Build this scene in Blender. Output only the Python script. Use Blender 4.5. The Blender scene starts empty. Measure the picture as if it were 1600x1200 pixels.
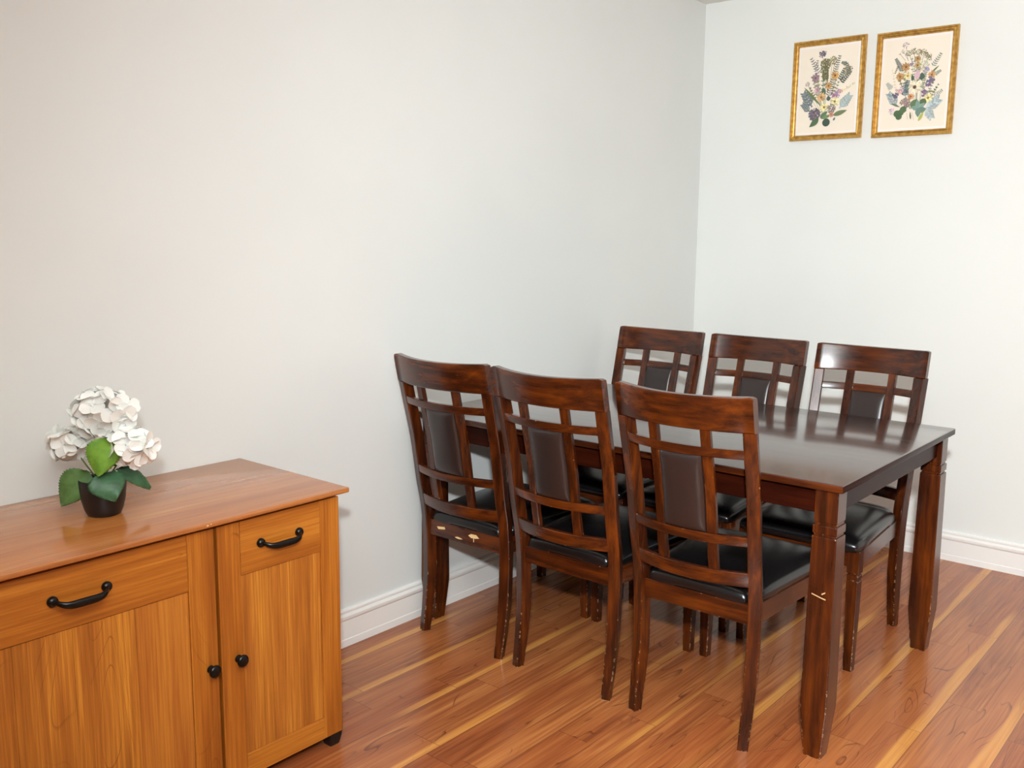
import bpy, bmesh, math, random
from mathutils import Vector, Matrix, noise
S = bpy.context.scene
C = S.collection
PI = math.pi

# ------------------------------------------------------------------ camera
cam_d = bpy.data.cameras.new('camera')
cam = bpy.data.objects.new('camera', cam_d); C.objects.link(cam)
yaw, pitch, roll = -0.6976, -0.1565, 0.0097
fw = Vector((math.sin(yaw)*math.cos(pitch), math.cos(yaw)*math.cos(pitch), math.sin(pitch)))
r0 = Vector((math.cos(yaw), -math.sin(yaw), 0)); u0 = r0.cross(fw)
rt = r0*math.cos(roll) + u0*math.sin(roll); up = -r0*math.sin(roll) + u0*math.cos(roll)
M = Matrix((rt, up, -fw)).transposed().to_4x4(); M.translation = Vector((2.3244, -4.161, 1.346))
cam.matrix_world = M
cam_d.sensor_width = 36; cam_d.lens = 33.506; cam_d.clip_start = 0.02
S.camera = cam

# ------------------------------------------------------------------ light and exposure
S.view_settings.view_transform = 'Standard'; S.view_settings.look = 'None'
S.view_settings.gamma = 1; S.view_settings.use_curve_mapping = False
S.view_settings.exposure = 0.05
w = bpy.data.worlds.new('world'); S.world = w; w.use_nodes = True
w.node_tree.nodes['Background'].inputs[0].default_value = (0.9, 0.95, 1, 1)
w.node_tree.nodes['Background'].inputs[1].default_value = 0.3
def light(name, typ, loc, energy, col=(1,1,1), **k):
    d = bpy.data.lights.new(name, typ); d.energy = energy; d.color = col
    for a, b in k.items(): setattr(d, a, b)
    o = bpy.data.objects.new(name, d); C.objects.link(o); o.location = loc
    return o
# the flash on the camera, about 35 cm above the lens, and its light thrown up at the ceiling
def aim(o, p): o.rotation_euler = (Vector(p)-o.location).to_track_quat('-Z', 'Y').to_euler()
b = light('camera_flash', 'SPOT', (2.39, -4.24, 1.69), 505, (.915, .975, 1), shadow_soft_size=0.045,
          spot_size=math.radians(150), spot_blend=1)
aim(b, (2.6, 0, 1.4))
b = light('flash_bounce', 'SPOT', (2.39, -4.24, 1.78), 390, (.875, .965, 1), shadow_soft_size=0.05,
          spot_size=math.radians(140), spot_blend=.7)
b.rotation_euler = (PI, 0, 0)

# ------------------------------------------------------------------ node helpers
def srgb(r, g=None, b=None):
    if g is None: r, g, b = r
    f = lambda c: (c/255/12.92 if c/255 <= .04045 else ((c/255+.055)/1.055)**2.4)
    return (f(r), f(g), f(b), 1)
class NT:
    def __init__(s, name):
        s.m = bpy.data.materials.new(name); s.m.use_nodes = True
        s.t = s.m.node_tree; s.n = s.t.nodes; s.b = s.n['Principled BSDF']
    def _set(s, inp, v):
        if isinstance(v, bpy.types.NodeSocket): s.t.links.new(v, inp)
        elif v is not None: inp.default_value = v
    def p(s, **k):
        for a, v in k.items(): s._set(s.b.inputs[a.replace('_', ' ')], v)
        return s
    def math(s, op, a, b=None, c=None):
        n = s.n.new('ShaderNodeMath'); n.operation = op
        for i, v in enumerate((a, b, c)):
            if v is not None: s._set(n.inputs[i], v)
        return n.outputs[0]
    def coord(s, kind='Object'): return s.n.new('ShaderNodeTexCoord').outputs[kind]
    def mapping(s, v, scale=(1,1,1), loc=(0,0,0)):
        n = s.n.new('ShaderNodeMapping'); s._set(n.inputs[0], v); n.inputs['Scale'].default_value = scale
        n.inputs['Location'].default_value = loc; return n.outputs[0]
    def noise(s, v, scale=5, detail=3, rough=.5, dist=0, out='Fac'):
        n = s.n.new('ShaderNodeTexNoise'); s._set(n.inputs['Vector'], v); n.inputs['Scale'].default_value = scale
        n.inputs['Detail'].default_value = detail; n.inputs['Roughness'].default_value = rough
        n.inputs['Distortion'].default_value = dist; return n.outputs[out]
    def wave(s, v, scale=5, dist=2, detail=2, dscale=1, axis='X'):
        n = s.n.new('ShaderNodeTexWave'); s._set(n.inputs['Vector'], v); n.bands_direction = axis
        n.inputs['Scale'].default_value = scale; n.inputs['Distortion'].default_value = dist
        n.inputs['Detail'].default_value = detail; n.inputs['Detail Scale'].default_value = dscale
        return n.outputs['Fac']
    def vor(s, v, scale, out='Distance', feat='F1'):
        n = s.n.new('ShaderNodeTexVoronoi'); n.feature = feat; s._set(n.inputs['Vector'], v); n.inputs['Scale'].default_value = scale
        return n.outputs[out]
    def ramp(s, f, stops, interp='LINEAR'):
        n = s.n.new('ShaderNodeValToRGB'); s._set(n.inputs[0], f); e = n.color_ramp.elements
        n.color_ramp.interpolation = interp
        while len(e) < len(stops): e.new(.5)
        for i, (p_, c) in enumerate(stops):
            e[i].position = p_; e[i].color = c if len(c) == 4 else (*c, 1)
        return n.outputs[0]
    def mix(s, f, a, b, mode='MIX'):
        n = s.n.new('ShaderNodeMix'); n.data_type = 'RGBA'; n.blend_type = mode
        s._set(n.inputs[0], f); s._set(n.inputs[6], a); s._set(n.inputs[7], b); return n.outputs[2]
    def smooth(s, v, a, b, lo=0, hi=1):
        n = s.n.new('ShaderNodeMapRange'); n.interpolation_type = 'SMOOTHSTEP'
        s._set(n.inputs[0], v); n.inputs[1].default_value = a; n.inputs[2].default_value = b
        n.inputs[3].default_value = lo; n.inputs[4].default_value = hi; return n.outputs[0]
    def sep(s, v):
        n = s.n.new('ShaderNodeSeparateXYZ'); s._set(n.inputs[0], v); return n.outputs
    def comb(s, x, y, z):
        n = s.n.new('ShaderNodeCombineXYZ')
        for i, v in enumerate((x, y, z)): s._set(n.inputs[i], v)
        return n.outputs[0]
    def rnd(s, v):
        n = s.n.new('ShaderNodeTexWhiteNoise'); n.noise_dimensions = '3D'; s._set(n.inputs[0], v); return n.outputs[0]
    def bump(s, h, strength=.1, dist=.01):
        n = s.n.new('ShaderNodeBump'); s._set(n.inputs['Height'], h); n.inputs['Strength'].default_value = strength
        n.inputs['Distance'].default_value = dist; s._set(s.b.inputs['Normal'], n.outputs[0]); return n.outputs[0]
def flat(name, col, rough=.5, **k):
    t = NT(name); t.p(Base_Color=srgb(col), Roughness=rough, **k); return t.m

# ------------------------------------------------------------------ materials
def m_wall(name, col):
    t = NT(name); v = t.coord()
    n1 = t.noise(v, 1.3, 3)
    t.p(Base_Color=t.mix(t.smooth(n1, .35, .65), srgb(col), srgb([c-3 for c in col])), Roughness=.62)
    t.b.inputs['Specular IOR Level'].default_value = .35
    t.bump(t.math('ADD', t.noise(v, 140, 2), t.noise(v, 6, 2)), .05, .002)
    return t.m
def grain_axes(axis, a, l):
    return {'X': (l, a, a), 'Y': (a, l, a), 'Z': (a, a, l)}[axis]
def m_darkwood(name, axis='Z', top=False, deep=False):
    t = NT(name); v = t.coord()
    inf = t.n.new('ShaderNodeObjectInfo').outputs['Random']
    vv = t.n.new('ShaderNodeVectorMath'); vv.operation = 'ADD'; t._set(vv.inputs[0], v)
    t._set(vv.inputs[1], t.comb(t.math('MULTIPLY', inf, 7.3), t.math('MULTIPLY', inf, 3.1), t.math('MULTIPLY', inf, 5.7)))
    v2 = vv.outputs[0]
    g = t.noise(t.mapping(v2, grain_axes(axis, 55, 3.5)), 1, 4, .6, .3)
    blot = t.noise(t.mapping(v2, grain_axes(axis, 9, 3)), 1, 3, .6, .8)
    if top:
        c = t.ramp(t.math('ADD', t.math('MULTIPLY', g, .5), t.math('MULTIPLY', blot, .5)),
                   [(.35, srgb(46, 22, 17)), (.65, srgb(64, 33, 26))])
        t.p(Base_Color=c, Roughness=t.smooth(g, .3, .7, .2, .27))
        t.b.inputs['Specular IOR Level'].default_value = .8
        t.b.inputs['Coat Weight'].default_value = .8; t.b.inputs['Coat Roughness'].default_value = .12; t.b.inputs['Coat IOR'].default_value = 1.6
        t.bump(g, .05, .0006)
        return t.m
    f = t.math('ADD', t.math('MULTIPLY', g, .55), t.math('MULTIPLY', blot, .45))
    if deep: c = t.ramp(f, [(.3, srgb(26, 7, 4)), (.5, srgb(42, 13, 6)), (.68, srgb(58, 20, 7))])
    else: c = t.ramp(f, [(.3, srgb(28, 9, 3)), (.47, srgb(59, 23, 6)), (.70, srgb(110, 50, 9))])
    # worn edges: pale wood where the finish is rubbed off the arrises
    bv = t.n.new('ShaderNodeBevel'); bv.samples = 4; bv.inputs['Radius'].default_value = .0035
    geo = t.n.new('ShaderNodeNewGeometry')
    dt = t.n.new('ShaderNodeVectorMath'); dt.operation = 'DOT_PRODUCT'
    t._set(dt.inputs[0], bv.outputs[0]); t._set(dt.inputs[1], geo.outputs['Normal'])
    edge = t.smooth(dt.outputs['Value'], .985, .93)
    low = t.smooth(t.sep(geo.outputs['Position'])[2], .5, .0, .0, .13)
    chip = t.math('ADD', t.noise(v2, 75, 3, .7), low)
    mask = t.math('MULTIPLY', edge, t.smooth(chip, .66, .72))
    c = t.mix(mask, c, srgb(205, 165, 120))
    t.p(Base_Color=c, Roughness=t.math('ADD', .24, t.math('MULTIPLY', mask, .3)))
    t.b.inputs['Specular IOR Level'].default_value = .5
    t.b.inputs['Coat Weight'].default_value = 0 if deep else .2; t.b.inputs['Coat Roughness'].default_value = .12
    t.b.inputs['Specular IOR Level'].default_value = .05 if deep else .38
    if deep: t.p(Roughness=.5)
    return t.m
def m_leather(name, col, rough=.27):
    t = NT(name); v = t.coord()
    t.p(Base_Color=srgb(col), Roughness=rough)
    t.b.inputs['Specular IOR Level'].default_value = .6
    t.bump(t.vor(v, 480), .10, .0006)
    return t.m
def m_cherry(name, axis='Z', bands=None, dark=0, top=False, planks=None):
    """honey cherry veneer; planks = list of y seams for a tongue-and-groove panel"""
    t = NT(name); v = t.coord()
    x, y, z = t.sep(v)[0:3]
    g = t.noise(t.mapping(v, grain_axes(axis, 190, 4)), 1, 3, .7)
    broad = t.noise(t.mapping(v, grain_axes(axis, 14, .9)), 1, 3, .55, .6)
    sc = t.mapping(v, grain_axes(axis, 1, .17), (3.1, .37, .77))
    rings = t.math('FRACT', t.math('MULTIPLY', t.noise(sc, 9, 1, .4, .2), 15))
    ring = t.math('MULTIPLY', t.smooth(rings, .0, .10, 1, 0), t.smooth(t.noise(t.mapping(v, grain_axes(axis, 7, 1.1), (1, 2, 3)), 1, 1), .46, .6))
    f = t.math('ADD', t.math('MULTIPLY', g, .45), t.math('MULTIPLY', broad, .55))
    if planks:
        c1 = t.ramp(f, [(.34, srgb(134, 72, 20)), (.5, srgb(178, 106, 36)), (.64, srgb(218, 146, 52))])
        idx = None
        for s_ in planks:
            q = t.math('GREATER_THAN', y, s_); idx = q if idx is None else t.math('ADD', idx, q)
        hue = t.rnd(t.comb(idx, 1.7, 0))
        c1 = t.mix(t.smooth(hue, .2, 1, 0, .4), c1, srgb(164, 86, 34))
    elif top:
        c1 = t.ramp(f, [(.34, srgb(158, 90, 42)), (.5, srgb(184, 112, 56)), (.66, srgb(206, 138, 72))])
    else:
        c1 = t.ramp(f, [(.34, srgb(136, 70, 18)), (.5, srgb(172, 98, 28)), (.66, srgb(204, 130, 46))])
    c1 = t.mix(t.math('MULTIPLY', ring, 0 if top else .6), c1, srgb(104, 48, 12))
    t.p(Base_Color=c1, Roughness=.15 if top else .36)
    t.b.inputs['Specular IOR Level'].default_value = .9 if top else .5
    if not top: t.bump(g, .04, .0005)
    return t.m
def m_floor():
    t = NT('laminate_floor'); v = t.coord(); x, y, z = t.sep(v)[0:3]
    W = .19
    u = t.math('DIVIDE', t.math('SUBTRACT', x, .485-W*10), W)       # board number
    bi = t.math('FLOOR', u); bf = t.math('FRACT', u)
    si = t.math('FLOOR', t.math('MULTIPLY', u, 2)); sf = t.math('FRACT', t.math('MULTIPLY', u, 2))
    L = .82
    off = t.math('MULTIPLY', t.rnd(t.comb(si, 3.3, 1.1)), L)
    yy = t.math('DIVIDE', t.math('ADD', y, t.math('ADD', off, 20)), L)
    yi = t.math('FLOOR', yy); yf = t.math('FRACT', yy)
    h = t.rnd(t.comb(si, yi, 2.2)); h2 = t.rnd(t.comb(si, yi, 9.1))
    sh = t.comb(t.math('MULTIPLY', h, 13), t.math('MULTIPLY', h2, 17), 0)
    av = t.n.new('ShaderNodeVectorMath'); av.operation = 'ADD'; t._set(av.inputs[0], v); t._set(av.inputs[1], sh); vv = av.outputs[0]
    g = t.noise(t.mapping(vv, (110, 2.6, 1)), 1, 3, .55, .15)
    broad = t.noise(t.mapping(vv, (15, 1.6, 1)), 1, 2, .6, .9)
    rg = t.math('FRACT', t.math('MULTIPLY', t.noise(t.mapping(vv, (9, 1.5, 1)), 1, 1.5, .5, .9), 12))
    vein = t.math('MULTIPLY', t.smooth(rg, 0, .16, 1, 0), t.smooth(t.noise(t.mapping(vv, (11, 4, 1), (5, 5, 5)), 1, 2), .46, .62))
    f = t.math('ADD', t.math('MULTIPLY', g, .45), t.math('MULTIPLY', broad, .55))
    c = t.ramp(f, [(.3, srgb(112, 58, 32)), (.44, srgb(152, 86, 48)), (.56, srgb(176, 106, 58)), (.70, srgb(202, 132, 74))])
    c = t.mix(t.smooth(h, 0, 1, 0, .45), c, srgb(158, 80, 42)); c = t.mix(t.smooth(h2, .5, 1, 0, .35), c, srgb(196, 124, 72))
    c = t.mix(t.math('MULTIPLY', vein, .75), c, srgb(92, 46, 32))
    # fine dark pores
    pore = t.smooth(t.noise(t.mapping(vv, (170, 2.2, 1)), 1, 2, .5), .54, .68)
    c = t.mix(t.math('MULTIPLY', pore, .32), c, srgb(104, 52, 34))
    # knots
    kd = t.vor(t.mapping(vv, (3.4, 1.7, 1)), 1)
    knot = t.smooth(kd, .035, .012)
    c = t.mix(t.math('MULTIPLY', knot, .7), c, srgb(70, 44, 36))
    # pale sapwood streak along the right side of the boards
    wob = t.math('MULTIPLY', t.math('SUBTRACT', t.noise(t.comb(t.math('MULTIPLY', bi, 5.1), t.math('MULTIPLY', y, 1.3), 0), 1, 1), .5), .34)
    sap = t.smooth(t.math('ADD', bf, wob), .82, .90)
    pres = t.smooth(t.noise(t.comb(t.math('MULTIPLY', bi, 7.7), t.math('MULTIPLY', y, 1.1), 2), 1, 1), .40, .56)
    sapc = t.ramp(g, [(.3, srgb(208, 136, 62)), (.7, srgb(232, 168, 88))])
    c = t.mix(t.math('MULTIPLY', t.math('MULTIPLY', sap, pres), .72), c, sapc)
    # joints
    e1 = t.math('MINIMUM', bf, t.math('SUBTRACT', 1, bf))
    j1 = t.smooth(e1, .004, .010, 1, 0)
    e2 = t.math('MINIMUM', yf, t.math('SUBTRACT', 1, yf))
    j2 = t.smooth(e2, .0008, .002, 1, 0)
    j = t.math('MAXIMUM', t.math('MULTIPLY', j1, .55), t.math('MULTIPLY', j2, .5))
    c = t.mix(j, c, srgb(80, 42, 30))
    t.p(Base_Color=c, Roughness=t.smooth(g, .3, .7, .20, .27))
    t.b.inputs['Specular IOR Level'].default_value = .6
    t.bump(t.math('MULTIPLY', j, -1), .05, .0008)
    return t.m
def m_attr(name, rough=.6):
    t = NT(name); a = t.n.new('ShaderNodeAttribute'); a.attribute_name = 'Col'
    t.p(Base_Color=a.outputs['Color'], Roughness=rough); return t.m
def m_gold():
    t = NT('antique_gold'); v = t.coord()
    n = t.noise(t.mapping(v, (60, 60, 60)), 1, 2, .5)
    t.p(Base_Color=t.ramp(n, [(.35, srgb(186, 140, 70)), (.65, srgb(222, 178, 98))]), Metallic=.8, Roughness=.34); return t.m
def m_petal():
    t = NT('petal'); v = t.coord()
    t.p(Base_Color=t.mix(t.noise(v, 30, 2), srgb(254, 254, 250), srgb(248, 245, 236)), Roughness=.6)
    t.b.inputs['Subsurface Weight'].default_value = .15; t.b.inputs['Subsurface Radius'].default_value = (.01, .01, .008)
    t.b.inputs['Subsurface Scale'].default_value = .3
    t.bump(t.noise(v, 160, 2), .10, .001); return t.m
def m_leaf(name, c0, c1):
    t = NT(name); v = t.coord()
    t.p(Base_Color=t.mix(t.smooth(t.noise(v, 35, 3), .35, .65), srgb(c0), srgb(c1)), Roughness=.5)
    t.bump(t.noise(v, 220, 2), .3, .001); return t.m

WALL = m_wall('wall_paint', (233, 236, 234)); WALL_LIT = m_wall('wall_paint_lit', (238, 240, 236))  # back wall: same paint made lighter, its facing the flash put into the colour
CEIL = m_wall('ceiling_paint', (238, 237, 231))
TRIM = flat('white_trim_paint', (246, 244, 240), .3)
FLOOR = m_floor()
DW = {a: m_darkwood('espresso_wood_'+a.lower(), a) for a in 'XYZ'}
DTOP = m_darkwood('table_top_wood', 'X', top=True)
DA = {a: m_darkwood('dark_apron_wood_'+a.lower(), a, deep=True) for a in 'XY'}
BLACKL = m_leather('black_leather', (16, 15, 16)); BROWNL = m_leather('dark_brown_leather', (40, 29, 27), .33)
CH = {a: m_cherry('cherry_veneer_'+a.lower(), a) for a in 'YZ'}
CTOP = m_cherry('cherry_top', 'Y', top=True)
BLACKM = flat('black_bronze', (18, 16, 15), .28, Metallic=.4)
BLACKP = flat('black_plastic', (14, 13, 14), .45)
POT = flat('matte_black_pot', (26, 22, 23), .42)
SOIL = flat('dark_foam', (22, 20, 20), .9)
CHIP = flat('bare_wood', (228, 198, 140), .8)
SCR = flat('pale_scratch', (205, 165, 120), .8)
GOLD = m_gold()
PAPER = flat('cream_paper', (248, 236, 218), .7); MAT = flat('white_mat', (248, 244, 240), .7)
FLW = m_attr('pressed_flower_ink')
PETAL = m_petal()
LEAF = [m_leaf('leaf_light', (116, 160, 52), (92, 138, 42)), m_leaf('leaf_dark', (62, 104, 68), (48, 86, 54)),
        m_leaf('leaf_mid', (96, 128, 68), (76, 108, 52))]
STEM = flat('stem_green', (86, 100, 50), .6)
SEAM = flat('dark_recess', (34, 16, 8), .7)

# ------------------------------------------------------------------ mesh helpers
def obj(name, bm, mat, parent=None, sharp=20, smooth=True, kind=None):
    me = bpy.data.meshes.new(name); bmesh.ops.recalc_face_normals(bm, faces=bm.faces)
    bm.to_mesh(me); bm.free()
    for m in (mat if isinstance(mat, (list, tuple)) else [mat]): me.materials.append(m)
    if smooth:
        for p in me.polygons: p.use_smooth = True
        me.set_sharp_from_angle(angle=math.radians(sharp))
    o = bpy.data.objects.new(name, me); C.objects.link(o)
    if parent: o.parent = parent
    if kind: o['kind'] = kind
    return o
def thing(name, label, cat, loc=(0,0,0), rz=0, group=None):
    o = bpy.data.objects.new(name, None); C.objects.link(o); o.location = loc; o.rotation_euler = (0, 0, rz)
    o.empty_display_size = .1
    o['label'] = label; o['category'] = cat
    if group: o['group'] = group
    return o
def box(bm, x0, x1, y0, y1, z0, z1, bev=0, seg=2, mi=0):
    vs = [bm.verts.new((x, y, z)) for x in (x0, x1) for y in (y0, y1) for z in (z0, z1)]
    fs = [bm.faces.new([vs[i] for i in f]) for f in ((0,1,3,2),(4,6,7,5),(0,4,5,1),(2,3,7,6),(0,2,6,4),(1,5,7,3))]
    for f in fs: f.material_index = mi
    if bev:
        es = list({e for f in fs for e in f.edges})
        bmesh.ops.bevel(bm, geom=es, offset=bev, segments=seg, affect='EDGES', profile=.5)
    return bm
def B(): return bmesh.new()
def loft(bm, rings, cap=True, closed=True, mi=0):
    """rings: lists of points of equal count"""
    R = [[bm.verts.new(p) for p in r] for r in rings]
    n = len(R[0]); fs = []
    for a, b in zip(R[:-1], R[1:]):
        for i in range(n if closed else n-1):
            j = (i+1) % n
            fs.append(bm.faces.new((a[i], a[j], b[j], b[i])))
    if cap and closed:
        fs.append(bm.faces.new(R[0])); fs.append(bm.faces.new(list(reversed(R[-1]))))
    for f in fs: f.material_index = mi
    return R
def rrect(w, d, r, k=2):
    """rounded rectangle outline centred on the origin"""
    pts = []
    for cx, cy, a0 in ((w/2-r, d/2-r, 0), (-w/2+r, d/2-r, 90), (-w/2+r, -d/2+r, 180), (w/2-r, -d/2+r, 270)):
        for i in range(k+1):
            a = math.radians(a0+90*i/k); pts.append((cx+r*math.cos(a), cy+r*math.sin(a)))
    return pts
def lathe(bm, prof, n=32, axis='Z', cen=(0,0,0), mi=0, cap=True):
    rings = []
    for r, h in prof:
        ring = []
        for i in range(n):
            a = 2*PI*i/n; c, s = r*math.cos(a), r*math.sin(a)
            p = (c, s, h) if axis == 'Z' else (h, c, s)
            ring.append((cen[0]+p[0], cen[1]+p[1], cen[2]+p[2]))
        rings.append(ring)
    loft(bm, rings, cap, mi=mi)
def tube(bm, pts, rads, n=10, flatten=None, mi=0):
    rings = []
    P = [Vector(p) for p in pts]
    ref = Vector((0, 0, 1))
    for i, p in enumerate(P):
        t = (P[min(i+1, len(P)-1)] - P[max(i-1, 0)]).normalized()
        a = t.cross(ref)
        if a.length < 1e-3: a = t.cross(Vector((1, 0, 0)))
        a.normalize(); b_ = a.cross(t).normalized(); r = rads[i] if hasattr(rads, '__len__') else rads
        ra, rb = (r, r) if flatten is None else (r*flatten[0], r*flatten[1])
        rings.append([p + a*ra*math.cos(2*PI*k/n) + b_*rb*math.sin(2*PI*k/n) for k in range(n)])
    loft(bm, rings, mi=mi)
def pillow(bm, x0, x1, y0, y1, z0, H, wf=None, nx=22, ny=22, p=5, q=3, base=True, crown=0):
    """soft cushion: flat underside at z0, domed top; wf(v) scales the width along y"""
    def sp(n): return [math.sin(PI/2*(2*i/n-1)) for i in range(n+1)]
    us, vs = sp(nx), sp(ny); cx, cy = (x0+x1)/2, (y0+y1)/2; hx, hy = (x1-x0)/2, (y1-y0)/2
    def pos(u, v, z):
        k = .035
        uu = u*(1-k*v**8); vv = v*(1-k*u**8)
        s = wf((vv+1)/2) if wf else 1
        return (cx+hx*uu*s, cy+hy*vv, z)
    G = []
    for u in us:
        row = []
        for v in vs:
            e = (max(0, 1-abs(u)**p))**(1/q) * (max(0, 1-abs(v)**p))**(1/q)
            row.append(bm.verts.new(pos(u, v, z0+H*.3+H*.7*e+crown*(1-u*u)*(1-v*v))))
        G.append(row)
    for i in range(nx):
        for j in range(ny): bm.faces.new((G[i][j], G[i+1][j], G[i+1][j+1], G[i][j+1]))
    loop = [G[i][0] for i in range(nx+1)] + [G[nx][j] for j in range(1, ny+1)] + [G[i][ny] for i in range(nx-1, -1, -1)] + [G[0][j] for j in range(ny-1, 0, -1)]
    def low(vv, z, ins):
        out = []
        for w_ in vv:
            d = Vector((w_.co.x-cx, w_.co.y-cy)); d = d*(1-ins/max(d.length, .001))
            out.append(bm.verts.new((cx+d.x, cy+d.y, z)))
        return out
    l1 = low(loop, z0, .003)
    n = len(loop)
    for i in range(n): bm.faces.new((loop[i], l1[i], l1[(i+1) % n], loop[(i+1) % n]))
    if base: bm.faces.new(l1)

# ------------------------------------------------------------------ the room
RX, RY, RH = 7.2, -8.6, 2.414
def room():
    t = .12
    obj('floor', box(B(), -t, RX+t, RY-t, t, -.1, 0), FLOOR, kind='structure')
    obj('ceiling', box(B(), -t, RX+t, RY-t, t, RH, RH+.1), CEIL, kind='structure')
    obj('wall_left', box(B(), -t, 0, RY-t, t, 0, RH), WALL, kind='structure')
    obj('wall_back', box(B(), 0, RX, 0, t, 0, RH), WALL_LIT, kind='structure')
    obj('wall_right', box(B(), RX, RX+t, RY-t, t, 0, RH), WALL, kind='structure')
    obj('wall_front', box(B(), 0, RX, RY-t, RY, 0, RH), WALL, kind='structure')
    # baseboard profile (distance from wall, height)
    h = .127
    pr = [(0, 0), (.0145, 0), (.0145, .024), (.0125, .0265), (.0125, .030), (.0115, .088), (.0145, .091), (.0165, .096), (.0165, .104), (.0115, .108),
          (.0085, .111), (.0085, .114), (.0115, .117), (.0110, .122), (.006, h), (0, h)]
    def base(name, p0, p1, nrm):
        bm = B(); n = Vector(nrm)
        def ring(p, m):
            out = []
            for d, z in pr:
                q = Vector(p) + n*d + m*d; out.append((q.x, q.y, z))
            return out
        dirv = (Vector(p1)-Vector(p0)).normalized()
        loft(bm, [ring(p0, dirv), ring(p1, -dirv)])
        obj(name, bm, TRIM, kind='structure', sharp=25)
    base('baseboard_left', (0, RY, 0), (0, 0, 0), (1, 0, 0))
    base('baseboard_back', (0, 0, 0), (RX, 0, 0), (0, -1, 0))
    base('baseboard_right', (RX, 0, 0), (RX, RY, 0), (-1, 0, 0))
    base('baseboard_front', (RX, RY, 0), (0, RY, 0), (0, 1, 0))
room()

# ------------------------------------------------------------------ dining table
def table():
    W, D, H = 1.483, .958, .742
    T = thing('dining_table', 'long rectangular dining table with glossy dark espresso top and grooved square legs', 'table',
              (1.4915, -1.9008, 0), .003)
    def L(x, y): return x, y
    bm = B(); box(bm, -W, 0, 0, D, H-.021, H, .004, 3)
    bm.normal_update()
    for f in bm.faces:
        if abs(f.normal.z) < .3: f.material_index = 1 if abs(f.normal.y) > .5 else 2  # end edges take the darker wood: shade on that side put into the colour
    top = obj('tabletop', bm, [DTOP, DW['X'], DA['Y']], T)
    # apron boards
    a0, az0, az1, th = .030, .655, H-.021, .02
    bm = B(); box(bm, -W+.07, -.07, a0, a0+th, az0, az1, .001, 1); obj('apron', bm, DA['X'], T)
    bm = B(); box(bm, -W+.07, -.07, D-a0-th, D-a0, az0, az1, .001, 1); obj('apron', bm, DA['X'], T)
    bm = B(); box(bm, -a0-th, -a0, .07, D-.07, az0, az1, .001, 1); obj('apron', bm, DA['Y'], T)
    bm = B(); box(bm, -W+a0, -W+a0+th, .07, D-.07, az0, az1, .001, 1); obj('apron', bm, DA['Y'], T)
    prof = [(0, .023), (.006, .0238), (.135, .0352), (.15, .0356), (.45, .0332), (.596, .0320), (.599, .0308), (.600, .0282), (.605, .0282), (.606, .0305), (.608, .0315),
            (.626, .0315), (.628, .0305), (.629, .0278), (.635, .0278), (.636, .0292), (.638, .0300), (H-.021, .0300)]
    for i, (cx, cy) in enumerate(((-.0455, .0455), (-.0455, D-.0455), (-W+.0420, .0455), (-W+.0420, D-.0455))):
        bm = B(); loft(bm, [[(cx+x, cy+y, z) for x, y in rrect(2*r, 2*r, .003, 2)] for z, r in prof])
        if i == 0:   # a pale scratch across the front of the near leg
            yf = cy-.0345
            for (x0, z0, x1, z1, hw) in ((-.022, .447, .004, .4405, .0012), (.004, .4405, .015, .4385, .0014), (.004, .4505, .013, .4565, .0018)):
                v = [bm.verts.new((cx+a, yf+.0006, b_)) for a, b_ in ((x0, z0-hw), (x1, z1-hw), (x1, z1+hw), (x0, z0+hw))]
                vb = [bm.verts.new((cx+a, yf+.004, b_)) for a, b_ in ((x0, z0-hw), (x1, z1-hw), (x1, z1+hw), (x0, z0+hw))]
                f = bm.faces.new(v); f.material_index = 1
                for k in range(4):
                    g = bm.faces.new((v[k], v[(k+1) % 4], vb[(k+1) % 4], vb[k])); g.material_index = 1
        obj('leg', bm, [DW['Z'], SCR], T)
    return T
table()

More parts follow.
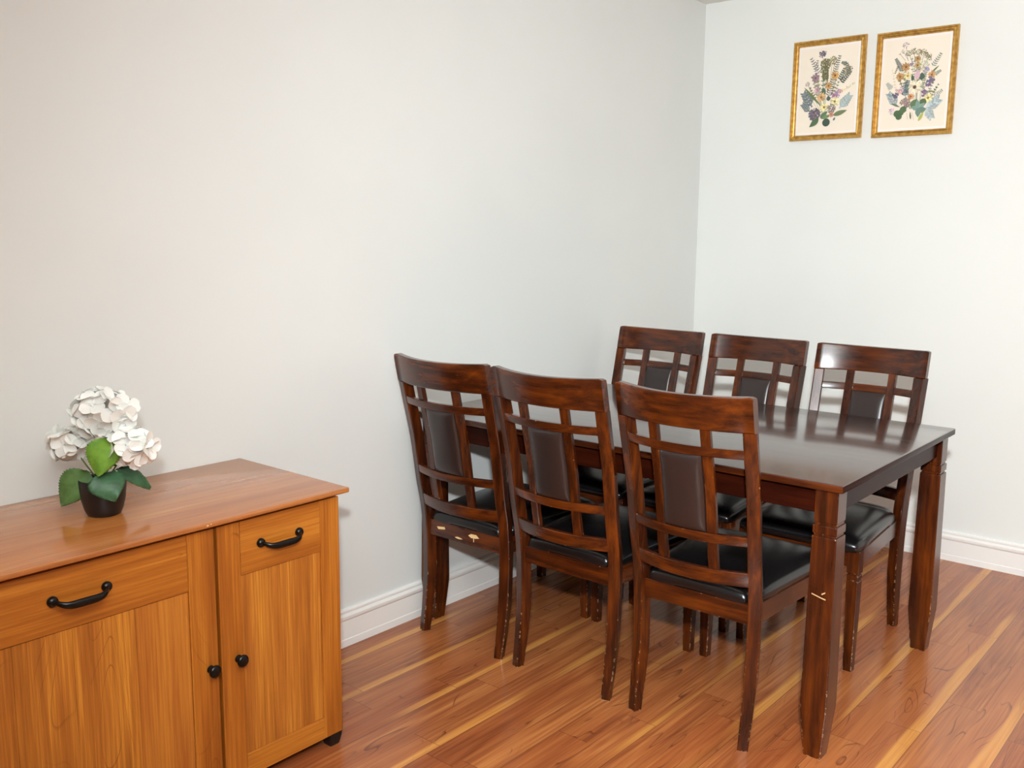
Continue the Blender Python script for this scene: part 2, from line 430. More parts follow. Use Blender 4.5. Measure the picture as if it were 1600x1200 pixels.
# ------------------------------------------------------------------ dining chairs
PZ = [(0, -.025), (.08, -.012), (.2, 0), (.35, 0), (.45, -.010), (.52, -.027), (.68, -.052), (.72, -.061), (.83, -.090), (.88, -.102), (.96, -.122)]
def lerp(T, z):
    if z <= T[0][0]: return T[0][1]
    for (a, p), (b_, q) in zip(T[:-1], T[1:]):
        if z <= b_: return p+(q-p)*(z-a)/(b_-a)
    return T[-1][1]
def prof(z):   # smoothed rear face of the back
    return (lerp(PZ, z-.03)+2*lerp(PZ, z)+lerp(PZ, z+.03))/4
WZ = [(0, .362), (.2, .372), (.45, .380), (.7, .387), (.96, .394)]
BOW, ANG = .042, math.radians(19)
def bow(x, z):
    Wd = lerp(WZ, z)-.03
    return -BOW*(1-min(1, abs(2*x/Wd))**2)*min(1, max(0, (z-.40)/.06))
def make_chair():
    T = thing('dining_chair', '', 'chair')
    # back posts, leg and back in one piece
    for s in (-1, 1):
        bm = B(); rings = []
        for i in range(45):
            z = .8695*i/44
            w_ = .0355 if z > .2 else .028+.0075*z/.2
            d_ = .036 if z > .2 else .029+.007*z/.2
            a = s*ANG
            ca, sa = math.cos(a), math.sin(a)
            # outer rear corner sits at the outline width
            cx = s*(lerp(WZ, z)/2) - s*(w_/2*ca+d_/2*sa*0.2)
            cy = prof(z) + d_/2 - .002
            rings.append([(cx+x*ca-y*sa, cy+x*sa+y*ca, z) for x, y in rrect(w_, d_, .0035, 2)])
        loft(bm, rings); obj('back_post', bm, DW['Z'], T)
    def rail(name, z0, z1, th, xr, rnd=.003, arch=0, inset=.006, nx=40, rim=False):
        bm = B(); rings = []
        for i in range(nx+1):
            u = 2*i/nx-1; x = u*xr
            zt = z1 + arch*(1-u*u) 
            zb = z0
            if rim:   # rounded ends of the top rail
                e = max(0, abs(u)-.975)/.025; zt -= .0035*e*e
            ring = []
            for a, b_ in rrect(1, 1, .5 if False else .12, 2):
                z = zb+(zt-zb)*(b_+.5)
                yy = prof(z)+bow(x, (z0+z1)/2)+inset+th/2+a*th
                ring.append((x, yy, z))
            rings.append(ring)
        loft(bm, rings); return obj(name, bm, DW['X'], T)
    rail('top_rail', .869, .963, .026, .1965, arch=-.006, inset=-.001, rim=True)
    rail('slat', .799, .824, .018, .172, inset=.000)
    rail('slat', .562, .588, .018, .168, inset=.000)
    rail('slat', .447, .487, .018, .166, inset=.000)
    for s in (-1, 1):
        bm = B(); rings = []
        for i in range(25):
            z = .470+(.880-.470)*i/24; x = s*.0745
            cy = prof(z)+bow(x, .6)+.0145
            a = s*ANG*.37; ca, sa = math.cos(a), math.sin(a)
            rings.append([(x+p*ca-q*sa, cy+p*sa+q*ca, z) for p, q in rrect(.0275, .0165, .002, 1)])
        loft(bm, rings); obj('upright', bm, DW['Z'], T)
    # leather pad between the uprights, puffed on both sides
    bm = B(); nu, nv = 16, 24
    for side in (-1, 1):
        G = []
        for i in range(nu+1):
            u = math.sin(PI/2*(2*i/nu-1)); row = []
            for j in range(nv+1):
                v = math.sin(PI/2*(2*j/nv-1))
                z = .694 + v*.1060; x = u*.0605
                e = ((1-abs(u)**4)*(1-abs(v)**6))**.6 if abs(u) < 1 and abs(v) < 1 else 0
                y = prof(z)+bow(x, .6)+.014+side*(.006+.0125*e)
                row.append(bm.verts.new((x, y, z)))
            G.append(row)
        for i in range(nu):
            for j in range(nv): bm.faces.new((G[i][j], G[i+1][j], G[i+1][j+1], G[i][j+1]))
        if side == -1: G0 = G
    def edge(Gx): return [Gx[i][0] for i in range(nu+1)]+[Gx[nu][j] for j in range(1, nv+1)]+[Gx[i][nv] for i in range(nu-1, -1, -1)]+[Gx[0][j] for j in range(nv-1, 0, -1)]
    a, b_ = edge(G0), edge(G); n = len(a)
    for i in range(n): bm.faces.new((a[i], a[(i+1) % n], b_[(i+1) % n], b_[i]))
    obj('back_pad', bm, BROWNL, T, sharp=70)
    # seat
    bm = B()
    pillow(bm, -.203, .203, .040, .478, .391, .050, wf=lambda v: .865+.135*min(1, v*1.15), crown=.008)
    pillow(bm, -.150, .150, .002, .10, .3905, .040, nx=16, ny=10)
    obj('seat_cushion', bm, BLACKL, T, sharp=80)
    z0, z1 = .338, .392
    bm = B(); box(bm, -.158, .158, .003, .023, z0, z1, .0015, 1); ra = obj('apron', bm, [DW['X'], CHIP], T)
    bm = B(); box(bm, -.172, .172, .436, .456, z0, z1, .0015, 1); obj('apron', bm, DW['X'], T)
    for s in (-1, 1):
        bm = B()
        y0, y1 = .025, .428; xa, xb = s*.174, s*.197
        rings = [[(xa+s*0, y0, z0), (xa-s*.018, y0, z0), (xa-s*.018, y0, z1), (xa, y0, z1)],
                 [(xb, y1, z0), (xb-s*.018, y1, z0), (xb-s*.018, y1, z1), (xb, y1, z1)]]
        loft(bm, rings); obj('apron', bm, DW['Y'], T)
    pr = [(0, .0135), (.004, .014), (.2, .0175), (.293, .0186), (.296, .0172), (.296, .0150), (.300, .0150), (.300, .0176), (.302, .0184), (.312, .0184), (.314, .0176), (.314, .0150),
          (.319, .0150), (.319, .0180), (.321, .0192), (.392, .0192)]
    for s in (-1, 1):
        bm = B()
        loft(bm, [[(s*(.1835-.001*min(1, z/.3))+x, .4405+y, z) for x, y in rrect(2*r, 2*r, .0025, 2)] for z, r in pr])
        obj('leg', bm, DW['Z'], T)
    return T, ra
def dup(root, loc, rz, label, group):
    r = root.copy(); C.objects.link(r); r.location = loc; r.rotation_euler = (0, 0, rz); r['label'] = label; r['group'] = group
    for ch in root.children:
        c = ch.copy(); C.objects.link(c); c.parent = r
    return r
chair, rear_apron = make_chair()
near = 'chairs along the near side of the table'; far = 'chairs along the far side of the table'
chair['label'] = 'dark dining chair beside the left wall, near side of table, pale chips on its apron'
chair['group'] = near
chair.location = (.275, -1.955, 0)
dup(chair, (.692, -1.957, 0), .003, 'dark dining chair in the middle of the near side, its back towards the viewer', near)
dup(chair, (1.124, -1.950, 0), .016, 'dark espresso dining chair nearest the viewer, beside the front right leg of the table', near)
dup(chair, (.270, -.857, 0), PI, 'dark wooden chair in the room corner, on the far side of the table', far)
dup(chair, (.704, -.857, 0), PI, 'dark wooden chair in the middle of the far side, against the wall with the pictures', far)
dup(chair, (1.143, -.868, 0), PI, 'dark wooden chair at right end of far side, whole black seat in view', far)
# the chips in the first chair's rear apron
def chips():
    bm = bmesh.new(); bm.from_mesh(rear_apron.data)
    def poly(pts):
        f = [bm.verts.new((x, .0024, z)) for x, z in pts]; g = [bm.verts.new((x, .0045, z)) for x, z in pts]
        a = bm.faces.new(f); a.material_index = 1
        for k in range(len(pts)):
            q = bm.faces.new((f[k], f[(k+1) % len(pts)], g[(k+1) % len(pts)], g[k])); q.material_index = 1
    poly([(-.125, .372), (-.102, .375), (-.090, .377), (-.086, .369), (-.102, .366), (-.118, .364)])
    poly([(.018, .371), (.030, .378), (.053, .379), (.066, .370), (.048, .366), (.030, .365)])
    poly([(-.042, .353), (-.030, .356), (-.014, .354), (-.008, .351), (-.024, .349), (-.038, .350)])
    poly([(.040, .365), (.043, .365), (.043, .354), (.041, .352)])
    me = rear_apron.data.copy(); bm.to_mesh(me); bm.free(); rear_apron.data = me
chips()

# ------------------------------------------------------------------ sideboard
def sideboard():
    Yr, Yl = -2.632, -3.618; X = .465
    T = thing('sideboard', 'honey cherry wooden sideboard with black pulls and knobs against the left wall', 'sideboard', (0, 0, 0))
    T.location = (.24, (Yr+Yl)/2, 0); ox, oy = T.location.x, T.location.y
    def bx(name, x0, x1, y0, y1, z0, z1, mat, bev=.001, par=T, seg=1, extra=None):
        bm = B(); box(bm, x0-ox, x1-ox, y0-oy, y1-oy, z0, z1, bev, seg)
        if extra: extra(bm)
        o = obj(name, bm, mat, par); return o
    def chipf(bm):   # small pale chip on the front edge of the top
        for (y, z, w_, h_) in ((-3.020, .6935, .006, .0028), (-3.0115, .695, .003, .0022)):
            v = [(X+.0188-ox, y-oy-w_/2, z-h_/2), (X+.0188-ox, y-oy+w_/2, z-h_/3), (X+.0188-ox, y-oy+w_/2*.6, z+h_/2), (X+.0188-ox, y-oy-w_/2*.8, z+h_/2)]
            a = [bm.verts.new(p) for p in v]; b_ = [bm.verts.new((p[0]-.003, p[1], p[2])) for p in v]
            f = bm.faces.new(a); f.material_index = 1
            for k in range(4): g = bm.faces.new((a[k], a[(k+1) % 4], b_[(k+1) % 4], b_[k])); g.material_index = 1
    bx('top_board', .002, X+.0185, Yl-.024, Yr+.024, .686, .700, [CTOP, CHIP], .0045, seg=3, extra=chipf)
    # carcass: sides, bottom, back and the recessed dark rail under the top
    bm = B()
    box(bm, .020-ox, .445-ox, Yr-.016-oy, Yr-oy, .031, .686, .001, 1)
    box(bm, .020-ox, .445-ox, Yl-oy, Yl+.016-oy, .031, .686, .001, 1)
    box(bm, .020-ox, .445-ox, Yl+.016-oy, Yr-.016-oy, .031, .047)
    box(bm, .020-ox, .026-ox, Yl+.016-oy, Yr-.016-oy, .047, .686)
    box(bm, .425-ox, .443-ox, Yl+.016-oy, Yr-.016-oy, .640, .686)
    box(bm, .200-ox, .443-ox, -2.996-oy, -2.984-oy, .047, .640)
    obj('carcass', bm, CH['Z'], T)
    fx0, fx1, zt, zb = .447, X, .677, .034
    def handle(par, yc, zc, half=.056):
        bm = B()
        n = 29; pts = []; rd = []
        for i in range(n):
            s = 2*i/(n-1)-1
            a = abs(s)
            out = .003+.024*(1-a**5)**.8 if a < 1 else .003
            dz = -.002-.010*(1-a**4)
            pts.append((X+out-ox, yc+s*half-oy, zc+dz+.006)); rd.append(.0044+.0042*(1-a**2.5)**1.2)
        tube(bm, pts, rd, 14, (.75, 1.05))
        for s in (-1, 1):
            lathe(bm, [(.0112, 0), (.0114, .003), (.0108, .0055), (.0085, .0085), (.0055, .0105), (.001, .0115)], 20, 'X', (X-ox, yc+s*half-oy, zc+.003))
        obj('handle', bm, BLACKM, par, sharp=60)
    def knob(par, yc, zc):
        bm = B()
        lathe(bm, [(.0095, -.0005), (.0095, .002), (.0065, .004), (.0058, .010), (.0090, .0135), (.0135, .0155), (.0152, .0188), (.0140, .0222), (.0100, .0246), (.004, .0259), (.0005, .0261)], 28, 'X', (X-ox, yc-oy, zc))
        obj('knob', bm, BLACKM, par, sharp=60)
    def door(yl, yr, sw, kn, hy, seams):
        ryl, ryr = yl+sw, yr-sw; pz0, pz1 = .093, .545
        bm = B()
        box(bm, fx0-.001-ox, fx0+.004-ox, yl+.004-oy, yr-.004-oy, zb+.004, pz1)
        d = obj('door', bm, CH['Z'], T)
        for a, b_ in ((yl, ryl), (ryr, yr)):
            bm = B(); box(bm, fx0-ox, fx1-ox, a-oy, b_-oy, zb, zt, .0012, 1); obj('stile', bm, CH['Z'], d)
        bm = B(); box(bm, fx0-ox, fx1-ox, ryl+.0005-oy, ryr-.0005-oy, zb, pz0, .0008, 1)
        obj('bottom_rail', bm, CH['Y'], d)
        # panel of vertical boards, slightly set back, grooves at the seams
        bm = B(); es = [ryl+.0006] + seams + [ryr-.0006]
        for a, b_ in zip(es[:-1], es[1:]):
            box(bm, fx0-ox, fx1-.003-ox, a+.0001-oy, b_-.0001-oy, pz0, pz1, .0008, 1)
        mt = m_cherry('cherry_panel', 'Z', planks=[s_-oy for s_ in seams + [seams[0]+.05, seams[-1]-.045]])
        obj('panel', bm, mt, d)
        knob(d, kn, .345)
        dr = B(); box(dr, fx0-ox, fx1-ox, ryl+.001-oy, ryr-.001-oy, pz1+.001, zt, .0009, 1)
        dro = obj('drawer', dr, CH['Y'], T)
        handle(dro, hy, .610)
        return d
    door(Yl, -2.9945, .068, -3.0165, -3.3065, [-3.445, -3.326, -3.190])
    door(-2.9865, Yr+.001, .060, -2.942, -2.814, [-2.840])
    for cx, cy in ((X-.02, Yr-.022), (X-.02, Yl+.022), (.05, Yr-.022), (.05, Yl+.022)):
        bm = B(); rings = []
        for z, w_ in ((0, .030), (.004, .032), (.024, .040), (.0335 if cx > .2 else .031, .041)):
            rings.append([(cx-ox+x, cy-oy+y, z) for x, y in rrect(w_, w_, .003, 2)])
        loft(bm, rings); obj('foot', bm, BLACKP, T)
sideboard()

# ------------------------------------------------------------------ potted artificial hydrangea
def plant():
    rnd = random.Random(11)
    base = Vector((.245, -3.137, .700))
    T = thing('potted_hydrangea', 'white artificial hydrangea with green leaves in a small black pot on the sideboard', 'potted plant', base)
    bm = B()
    lathe(bm, [(.0005, 0), (.033, 0), (.0365, .002), (.0420, .014), (.0475, .036), (.0505, .060), (.0515, .082), (.0510, .0845), (.0497, .085), (.0487, .083), (.0477, .060), (.043, .030), (.0005, .026)], 48, cap=False)
    obj('pot', bm, POT, T, sharp=50)
    bm = B(); lathe(bm, [(.0005, .064), (.030, .066), (.0470, .064), (.0465, .058), (.0005, .056)], 32, cap=False)
    obj('filler', bm, SOIL, T)
    R = Vector((.765, .6435, 0)).normalized(); F = Vector((.898, -.441, 0)).normalized()  # across / towards the room
    U = Vector((0, 0, 1))
    def P(s, z, d=0): return R*s+U*z+F*d
    def petal(bm, c, dirv, nrm, L, Wd, cup, curl):
        side = nrm.cross(dirv).normalized(); n1, n2 = 8, 6; G = []
        ph = rnd.random()*6
        for i in range(n1+1):
            t_ = math.sin(PI/2*i/n1)**.9; q_ = (t_*1.12-.56)/.60
            wd = Wd*math.sqrt(max(.006, 1-q_*q_))*(.45+.55*min(1, t_*1.8)); row = []
            for j in range(n2+1):
                s = 2*j/n2-1
                h = cup*(s*s)*Wd*.55 + curl*t_*t_*L + .035*L*math.sin(ph+4*t_+2*s)*t_
                L_ = L*t_
                row.append(bm.verts.new(c+dirv*L_+side*s*wd+nrm*h))
            G.append(row)
        for i in range(n1):
            for j in range(n2): bm.faces.new((G[i][j], G[i+1][j], G[i+1][j+1], G[i][j+1]))
    def floret(bm, c, n, r):
        n = n.normalized(); a = n.orthogonal().normalized(); a.rotate(Matrix.Rotation(rnd.random()*6.28, 3, n))
        k = 4
        for q in range(k):
            d = a.copy(); d.rotate(Matrix.Rotation(q*2*PI/k+rnd.uniform(-.15, .15), 3, n))
            d = (d+n*rnd.uniform(.05, .45)).normalized(); nn = (n-d*n.dot(d)).normalized()
            petal(bm, c, d, nn, r*rnd.uniform(.9, 1.12), r*.54, rnd.uniform(.15, .4), rnd.uniform(-.30, .05))
    heads = [(P(.012, .240, .0), (.076, .052, .050), 26, .034), (P(.062, .166, .030), (.062, .036, .040), 18, .033), (P(-.070, .162, -.020), (.044, .034, .034), 13, .031)]
    for c, (rs, rz, rd), n, fr in heads:
        bm = B(); k = 0
        for i in range(n):
            zz = 1-2*(i+.5)/n; zz = max(zz, -.75); ph = i*2.39996+rnd.uniform(-.2, .2); q = math.sqrt(1-zz*zz)
            d = R*(q*math.cos(ph))+F*(q*math.sin(ph))+U*zz
            pos = c+R*(q*math.cos(ph)*rs*.78)+F*(q*math.sin(ph)*rd*.78)+U*(zz*rz*.78)
            floret(bm, pos, d+Vector((rnd.uniform(-.25, .25), rnd.uniform(-.25, .25), rnd.uniform(-.1, .3))), fr)
        hd = obj('flower_head', bm, PETAL, T, sharp=180)
        m = hd.modifiers.new('thickness', 'SOLIDIFY'); m.thickness = .0005
        m = hd.modifiers.new('subdivide', 'SUBSURF'); m.levels = 1; m.render_levels = 1
        # stem
        bm = B(); p0 = P(0, .064, 0); mid = (p0+c)*.5+F*.004
        tube(bm, [p0, (p0+mid)*.5-F*.003, mid, (mid+c)*.5, c], .0018, 8); obj('stem', bm, STEM, T)
    def leaf(a, b_, wd, nrm, mat, droop=.0, fold=.22, stem_to=None):
        a, b_ = Vector(a), Vector(b_); L = (b_-a).length; dv = (b_-a).normalized(); nv = (nrm-dv*nrm.dot(dv)).normalized(); sv = dv.cross(nv)
        bm = B(); n1, n2 = 34, 10; G = []
        for i in range(n1+1):
            t_ = i/n1; prof_ = (math.sin(PI*t_**.72))**.8*(1-.25*t_) if 0 < t_ < 1 else 0
            prof_ *= 1+(.07 if i % 2 else -.03)
            row = []
            for j in range(n2+1):
                s = 2*j/n2-1
                vein = -.0016*math.cos((t_*6-abs(s)*2.0)*2*PI)*min(1, abs(s)*3)*.5
                h = fold*abs(s)*wd*prof_ - droop*L*(t_-.1)**2 + vein + .006*math.sin(3*t_+2*s)
                row.append(bm.verts.new(a+dv*L*t_+sv*s*wd*prof_+nv*h))
            G.append(row)
        for i in range(n1):
            for j in range(n2):
                try: bm.faces.new((G[i][j], G[i+1][j], G[i+1][j+1], G[i][j+1]))
                except ValueError: pass
        bmesh.ops.remove_doubles(bm, verts=bm.verts, dist=1e-6)
        o = obj('leaf', bm, mat, T, sharp=180)
        m = o.modifiers.new('thickness', 'SOLIDIFY'); m.thickness = .0006
        bm = B(); e = P(0.0, .066, 0) if stem_to is None else stem_to
        tube(bm, [e, (e+a)*.5+U*.008, a, a+dv*L*.3], [.0014, .0013, .0011, .0005], 8); obj('stem', bm, STEM, T)
    leaf(P(.016, .192, .064), P(-.010, .106, .080), .040, F+U*.25+R*.1, LEAF[0], .05, .10)
    leaf(P(.000, .108, .050), P(.028, .052, .074), .044, F*.8+U*.6, LEAF[1], .1, .08)
    leaf(P(-.036, .106, .016), P(-.100, .026, .040), .040, F+U*.35, LEAF[2], .10, .12)
    leaf(P(.034, .108, .010), P(.116, .070, -.010), .024, F*.6+U*.8, LEAF[1], .30, .25)
    leaf(P(.020, .112, .005), P(.075, .130, -.02), .026, F*.2+U*.9, LEAF[1], .20, .25)
plant()

# ------------------------------------------------------------------ framed pressed-flower pictures
def picture(x0, x1, z0, z1, label, corners, items, seed):
    T = thing('framed_picture', label, 'picture', ((x0+x1)/2, 0, (z0+z1)/2), group='pressed flower pictures on the back wall')
    W, H = x1-x0, z1-z0; fwid = .0235
    # moulding: (inset from outer edge, depth from wall)
    pr = [(0, .001), (0, .016), (.003, .0195), (.0075, .0195), (.010, .016), (.0135, .0165), (.017, .0185), (.0205, .0165), (fwid, .010), (fwid, .001)]
    bm = B(); rings = []
    for sx, sz in ((-1, -1), (1, -1), (1, 1), (-1, 1)):
        rings.append([(sx*(W/2-i), -d, sz*(H/2-i)) for i, d in pr])
    R = [[bm.verts.new(p) for p in r] for r in rings]; n = len(pr)
    for a in range(4):
        b_ = (a+1) % 4
        for i in range(n):
            j = (i+1) % n; bm.faces.new((R[a][i], R[a][j], R[b_][j], R[b_][i]))
    obj('frame', bm, GOLD, T, sharp=15)
    w2, h2 = W/2-fwid+.0005, H/2-fwid+.0005
    bm = B(); box(bm, -w2, w2, -.0075, -.002, -h2, h2); obj('mat_board', bm, MAT, T)
    mg = .010
    bm = B(); box(bm, -w2+mg, w2-mg, -.0082, -.0074, -h2+mg, h2-mg); obj('paper', bm, PAPER, T)
    rnd = random.Random(seed); bm = B(); cl = bm.loops.layers.float_color.new('Col')
    lay = [0]
    TL, TR, BR, BL = corners
    def uv(x, y):
        u = v = .5
        for _ in range(12):
            lx = TL[0]+(BL[0]-TL[0])*v; rx = TR[0]+(BR[0]-TR[0])*v; u = (x-lx)/(rx-lx)
            ty = TL[1]+(TR[1]-TL[1])*u; by = BL[1]+(BR[1]-BL[1])*u; v = (y-ty)/(by-ty)
        return u, v
    pxs = (TR[0]-TL[0]+BR[0]-BL[0])/2/(2*w2)
    def XZ(x, y):
        u, v = uv(x, y); return (-w2+2*w2*u, h2-2*h2*v)
    def poly(pts, col):
        lay[0] += 1; y = -.00825-.0000012*lay[0]
        try: f = bm.faces.new([bm.verts.new((p[0], y, p[1])) for p in pts])
        except ValueError: return
        k = rnd.uniform(.86, 1.12); m_ = sum(col)/3; c = srgb([min(255, max(0, (m_+(c_-m_)*.85)*k)) for c_ in col])
        for l in f.loops: l[cl] = c
    def ell(cx, cz, rx, rz, ang, col, n=10):
        ca, sa = math.cos(ang), math.sin(ang)
        poly([(cx+rx*math.cos(2*PI*i/n)*ca-rz*math.sin(2*PI*i/n)*sa, cz+rx*math.cos(2*PI*i/n)*sa+rz*math.sin(2*PI*i/n)*ca) for i in range(n)], col)
    def leaf(ax, az, bx_, bz, hw, col):
        dx, dz = bx_-ax, bz-az; L = math.hypot(dx, dz) or 1e-6; nx_, nz = -dz/L, dx/L
        P = []
        for i in range(9):
            t_ = i/8; w_ = hw*math.sin(PI*t_**.8); P.append((ax+dx*t_+nx_*w_, az+dz*t_+nz*w_))
        for i in range(7, 0, -1):
            t_ = i/8; w_ = hw*math.sin(PI*t_**.8); P.append((ax+dx*t_-nx_*w_, az+dz*t_-nz*w_))
        poly(P, col)
    def stem(ax, az, bx_, bz, hw, col):
        dx, dz = bx_-ax, bz-az; L = math.hypot(dx, dz) or 1e-6; nx_, nz = -dz/L*hw, dx/L*hw
        poly([(ax-nx_, az-nz), (bx_-nx_, bz-nz), (bx_+nx_, bz+nz), (ax+nx_, az+nz)], col)
    for it in items:
        k = it[0]
        if k == 'd':      # daisy: x y r petals colour centre
            _, x, y, r, n, col, cc = it; cx, cz = XZ(x, y); r = r/pxs; a0 = rnd.random()
            for i in range(n):
                a = a0+2*PI*i/n+rnd.uniform(-.1, .1); rr = r*rnd.uniform(.85, 1.1)
                leaf(cx, cz, cx+rr*math.cos(a), cz+rr*math.sin(a), r*min(.42, 2.3/n), col)
            ell(cx, cz, r*.24, r*.24, 0, cc); ell(cx, cz, r*.12, r*.12, 0, [c_*.75 for c_ in cc])
        elif k == 'f':    # ruffled flower
            _, x, y, r, col = it; cx, cz = XZ(x, y); r = r/pxs
            for i in range(16):
                a = rnd.random()*6.28; q = r*rnd.random()**.6*.75
                ell(cx+q*math.cos(a), cz+q*math.sin(a), r*rnd.uniform(.2, .4), r*rnd.uniform(.12, .25), rnd.random()*3, [c_*rnd.uniform(.8, 1.15) for c_ in col], 7)
        elif k == 'c':    # cluster of tiny blossoms
            _, x, y, r, n, col = it; cx, cz = XZ(x, y); r = r/pxs
            for i in range(int(n*1.5)):
                a = rnd.random()*6.28; q = r*math.sqrt(rnd.random())
                k_ = rnd.uniform(.08, .19); ell(cx+q*math.cos(a), cz+q*math.sin(a), r*k_, r*k_*.75, rnd.random()*3, [c_*rnd.uniform(.85, 1.12) for c_ in col], 6)
        elif k == 'l':    # leaf
            _, x, y, x2, y2, w_, col = it; a, b_ = XZ(x, y), XZ(x2, y2)
            leaf(*a, *b_, w_/2/pxs, col); stem(*a, a[0]+(b_[0]-a[0])*.9, a[1]+(b_[1]-a[1])*.9, .5/pxs*1.5, [c_*.8 for c_ in col])
        elif k == 's':
            _, x, y, x2, y2, w_, col = it; stem(*XZ(x, y), *XZ(x2, y2), w_/2/pxs, col)
        elif k == 'r':    # frond / fern / sprig: n leaflets on both sides
            _, x, y, x2, y2, w_, n, lw, col = it; a, b_ = XZ(x, y), XZ(x2, y2); dx, dz = b_[0]-a[0], b_[1]-a[1]; L = math.hypot(dx, dz); ux, uz = dx/L, dz/L
            stem(*a, *b_, 1.4/pxs, col)
            for i in range(n):
                t_ = (i+.5)/n; px_, pz_ = a[0]+dx*t_, a[1]+dz*t_; ll = w_/pxs*(1-.55*t_)
                for s in (-1, 1):
                    ex, ez = px_+(ux*.45-s*uz)*ll, pz_+(uz*.45+s*ux)*ll
                    leaf(px_, pz_, ex, ez, lw/2/pxs, [c_*rnd.uniform(.85, 1.15) for c_ in col])
        elif k == 'o':    # round leaf
            _, x, y, r, col = it; cx, cz = XZ(x, y); ell(cx, cz, r/pxs, r/pxs, 0, col, 18); stem(cx, cz-r/pxs, cx, cz+r/pxs*.8, 1/pxs, [c_*.8 for c_ in col])
        elif k == 'b':    # lobed silver leaf
            _, x, y, x2, y2, w_, col = it; a, b_ = XZ(x, y), XZ(x2, y2); dx, dz = b_[0]-a[0], b_[1]-a[1]; L = math.hypot(dx, dz); ux, uz = dx/L, dz/L
            stem(*a, *b_, w_*.09/pxs, col)
            for i in range(5):
                t_ = .15+.8*i/4; px_, pz_ = a[0]+dx*t_, a[1]+dz*t_; ll = w_/pxs*(.75-.35*t_)
                for s in (-1, 1):
                    ex, ez = px_+(ux*.8-s*uz*.8)*ll, pz_+(uz*.8+s*ux*.8)*ll
                    leaf(px_, pz_, ex, ez, w_*.11/pxs, col)
                    for q in (.5, .8):
                        mx, mz = px_+(ex-px_)*q, pz_+(ez-pz_)*q
                        leaf(mx, mz, mx+ux*ll*.4, mz+uz*ll*.4, w_*.08/pxs, col)
            leaf(b_[0]-ux*.2*L, b_[1]-uz*.2*L, b_[0]+ux*.12*L, b_[1]+uz*.12*L, w_*.14/pxs, col)
    obj('pressed_flowers', bm, FLW, T, smooth=False)
OL, OG, GR, GD, SV, CR = (124, 118, 74), (160, 146, 98), (104, 126, 74), (66, 92, 80), (128, 140, 138), (240, 226, 168)
def filler(cx, y0, spread, top, n, seed):
    r_ = random.Random(seed); out = []
    for i in range(n):
        a = r_.uniform(-1, 1); x1 = cx+a*spread; y1 = top+abs(a)**1.5*(y0-top)*.55+r_.uniform(0, 90)
        col = r_.choice([(132, 138, 96), (112, 126, 88), (150, 146, 104), (104, 122, 96)])
        out.append(('s', cx+a*spread*.3, y0, x1, y1, 2.5, col))
        out.append(('r', cx+a*spread*.65, (y0+y1)/2, x1, y1, 24, 5, 9, col))
    return out
items1 = filler(450, 860, 190, 330, 16, 4) + [
 ('s',440,350,470,640,5,OL),('s',470,370,475,650,5,OL),('s',515,360,490,620,4,OG),('s',415,290,445,420,3,(110,100,100)),('s',540,345,500,600,4,OG),
 ('r',385,470,300,310,40,7,9,(104,104,112)),('r',350,440,370,330,30,5,8,(120,120,120)),
 ('c',415,272,34,60,(96,80,112)),('c',440,262,20,24,(110,96,120)),('c',450,378,52,90,OL),('c',520,345,42,60,OG),('c',440,440,40,60,(110,108,66)),('c',450,500,34,50,(100,104,62)),
 ('l',430,430,432,560,26,(120,120,72)),('l',470,420,470,560,22,(130,126,78)),
 ('r',480,700,592,290,40,19,8,(58,88,84)),
 ('r',600,560,690,470,36,6,16,(104,114,96)),('r',690,480,660,370,32,6,15,(112,118,96)),('r',660,380,610,360,26,4,12,(90,108,92)),('r',590,540,640,420,34,6,13,(84,100,82)),
 ('c',670,440,46,40,(132,124,96)),
 ('b',320,800,236,668,90,(118,130,132)),('b',300,850,225,775,64,(128,138,138)),('b',590,825,685,705,90,(172,188,186)),
 ('l',235,600,425,812,24,(112,130,80)),('s',275,575,300,640,3,GR),('c',268,570,22,22,(112,78,96)),
 ('f',355,515,44,(182,146,158)),('d',350,510,50,8,(176,140,150),(140,110,100)),('f',368,632,44,(194,168,178)),
 ('l',440,680,425,605,44,(88,112,84)),('l',485,745,480,690,42,(86,104,88)),
 ('d',546,490,46,18,(222,164,84),(150,90,40)),('d',482,592,40,16,(214,160,92),(150,96,46)),
 ('f',540,692,46,(180,118,164)),('f',592,662,42,(204,158,184)),('f',560,700,36,(196,140,176)),
 ('r',600,655,740,570,22,10,9,(232,214,172)),
 ('d',410,705,50,12,(228,178,116),(180,120,60)),('d',545,752,52,13,CR,(176,150,60)),('d',440,806,50,13,(242,226,158),(176,146,60)),
 ('c',512,822,42,70,(142,118,118)),('c',345,878,58,110,(112,98,110)),('f',320,870,46,(124,108,118)),
 ('l',388,922,293,1004,56,(84,112,74)),('o',462,962,38,(74,98,82)),('l',402,915,478,846,46,(92,120,86)),('l',410,922,528,882,32,(118,144,92)),
 ('l',528,892,668,844,46,(118,134,88)),('d',512,882,30,8,(226,156,126),(190,110,80)),('l',532,945,552,912,20,(112,112,124)),('s',405,915,470,870,3,GR)]
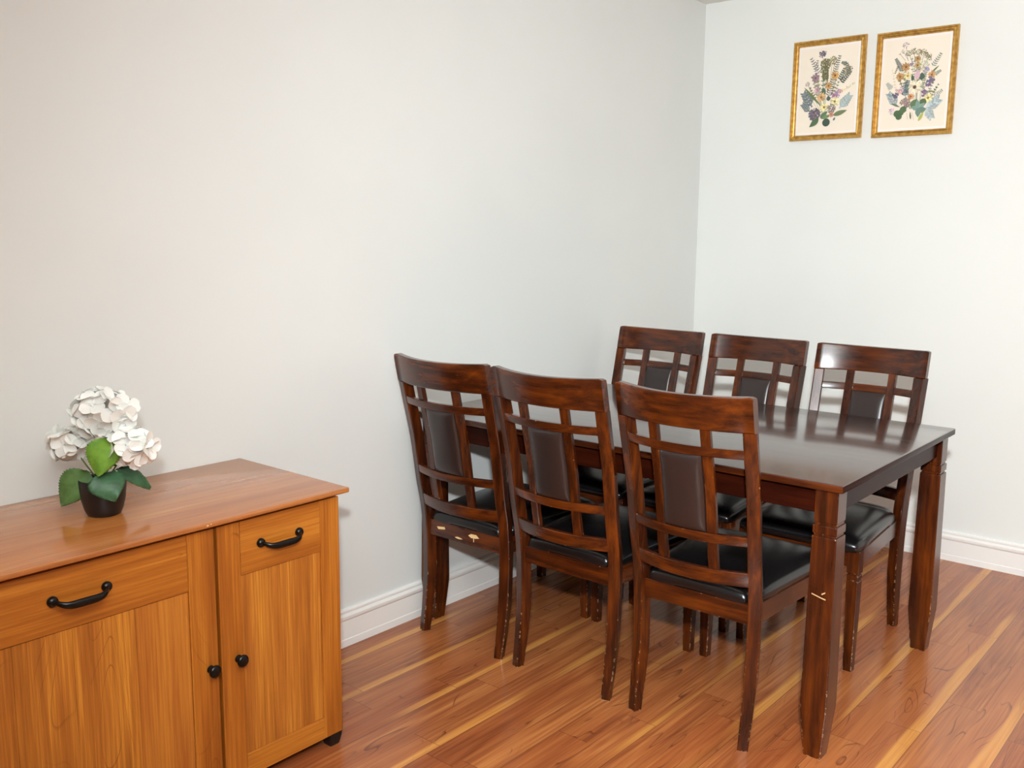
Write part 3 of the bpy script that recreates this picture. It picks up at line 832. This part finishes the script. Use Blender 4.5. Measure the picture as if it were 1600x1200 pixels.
items2 = filler(480, 900, 230, 350, 20, 8) + [
 ('s',490,560,400,350,4,OL),('s',492,560,450,335,4,OL),('s',495,560,500,345,4,OL),('s',498,560,555,350,4,OL),('s',500,560,600,385,4,OL),
 ('c',372,272,34,30,(186,162,172)),('c',345,328,20,22,(128,98,122)),('c',312,352,14,14,(130,128,96)),('s',345,330,400,420,3,OL),('s',312,352,370,420,3,OL),('s',372,280,395,420,3,OL),
 ('c',400,348,30,40,(128,126,88)),('c',450,326,32,45,(142,134,90)),('c',500,338,32,45,(150,140,92)),('c',548,342,34,45,(156,142,92)),('c',592,372,34,45,(140,132,88)),('c',612,402,22,26,(128,122,84)),
 ('r',345,520,272,400,34,11,10,(66,92,82)),('r',300,470,266,548,16,5,8,(112,104,62)),
 ('r',640,480,722,350,34,7,11,(150,158,142)),('r',660,560,722,520,26,5,12,(140,150,128)),('l',630,542,705,470,18,(132,140,96)),
 ('r',240,700,190,640,36,6,8,(140,158,146)),('r',280,700,240,500,18,7,5,(206,196,150)),
 ('r',660,780,740,715,34,6,9,(150,160,146)),('r',650,820,725,830,24,5,8,(150,160,146)),
 ('d',378,482,52,14,(198,144,84),(150,100,50)),('d',492,402,38,12,(190,146,84),(140,100,50)),('d',492,466,38,12,(204,162,94),(150,104,50)),
 ('f',430,452,28,(172,144,174)),('c',560,470,46,60,(206,200,166)),('f',575,515,42,(176,156,182)),
 ('d',320,577,50,12,(208,154,88),(150,96,46)),('d',397,570,46,13,(236,216,154),(190,150,50)),('d',635,562,46,14,(222,166,104),(160,104,50)),
 ('l',535,612,540,536,62,(78,106,86)),('l',452,615,440,560,30,(86,112,84)),('l',490,612,495,502,56,(208,168,176)),
 ('r',365,770,405,615,44,9,13,(88,116,122)),('r',400,740,360,640,30,6,10,(96,122,126)),
 ('b',300,870,216,752,86,(168,180,182)),('b',580,900,700,815,110,(182,198,200)),('b',590,890,640,985,84,(186,200,200)),
 ('f',320,712,48,(218,184,196)),('f',280,762,40,(112,98,134)),('f',620,622,54,(126,108,144)),('f',600,660,36,(134,112,148)),('l',600,720,680,735,16,(140,138,96)),
 ('f',560,742,48,(142,112,144)),
 ('l',520,700,556,640,26,(150,170,140)),('d',470,682,80,15,(240,226,194),(124,88,62)),
 ('d',605,792,54,13,(242,228,156),(190,146,56)),('d',436,776,36,9,(216,148,94),(170,100,50)),
 ('c',380,840,52,80,(152,132,124)),('f',390,830,40,(160,138,128)),('l',240,840,330,880,22,(120,138,112)),
 ('l',440,880,500,800,66,(98,128,80)),('o',556,832,34,(106,136,82)),('l',520,920,590,900,60,(104,138,90)),
 ('l',512,900,440,880,46,(122,158,144)),('l',512,900,500,805,48,(126,162,146)),('l',512,900,575,840,46,(130,164,148)),('l',512,900,590,905,42,(124,158,142)),('l',512,890,510,985,56,(120,154,138)),
 ('o',300,945,34,(84,120,74)),('o',338,935,32,(90,126,78)),('o',320,975,32,(82,116,72)),('o',362,905,34,(96,128,80)),('s',380,915,400,920,3,GR),
 ('f',246,922,40,(226,198,200)),('l',515,1024,566,928,32,(202,208,96)),('l',440,1005,432,925,18,(132,140,84)),('s',450,930,470,1010,3,(190,160,150)),('s',400,940,410,1005,3,(200,180,160))]
picture(.452, .771, 1.765, 2.187, 'gold framed pressed flower picture, left one, small bouquet with curled sprig', ((178,205),(800,150),(752,1075),(148,1085)), items1, 3)
picture(.816, 1.137, 1.760, 2.1815, 'gold framed pressed flower picture, right one, full rounded bouquet with large cream daisy', ((135,205),(830,135),(785,1100),(105,1125)), items2, 5)
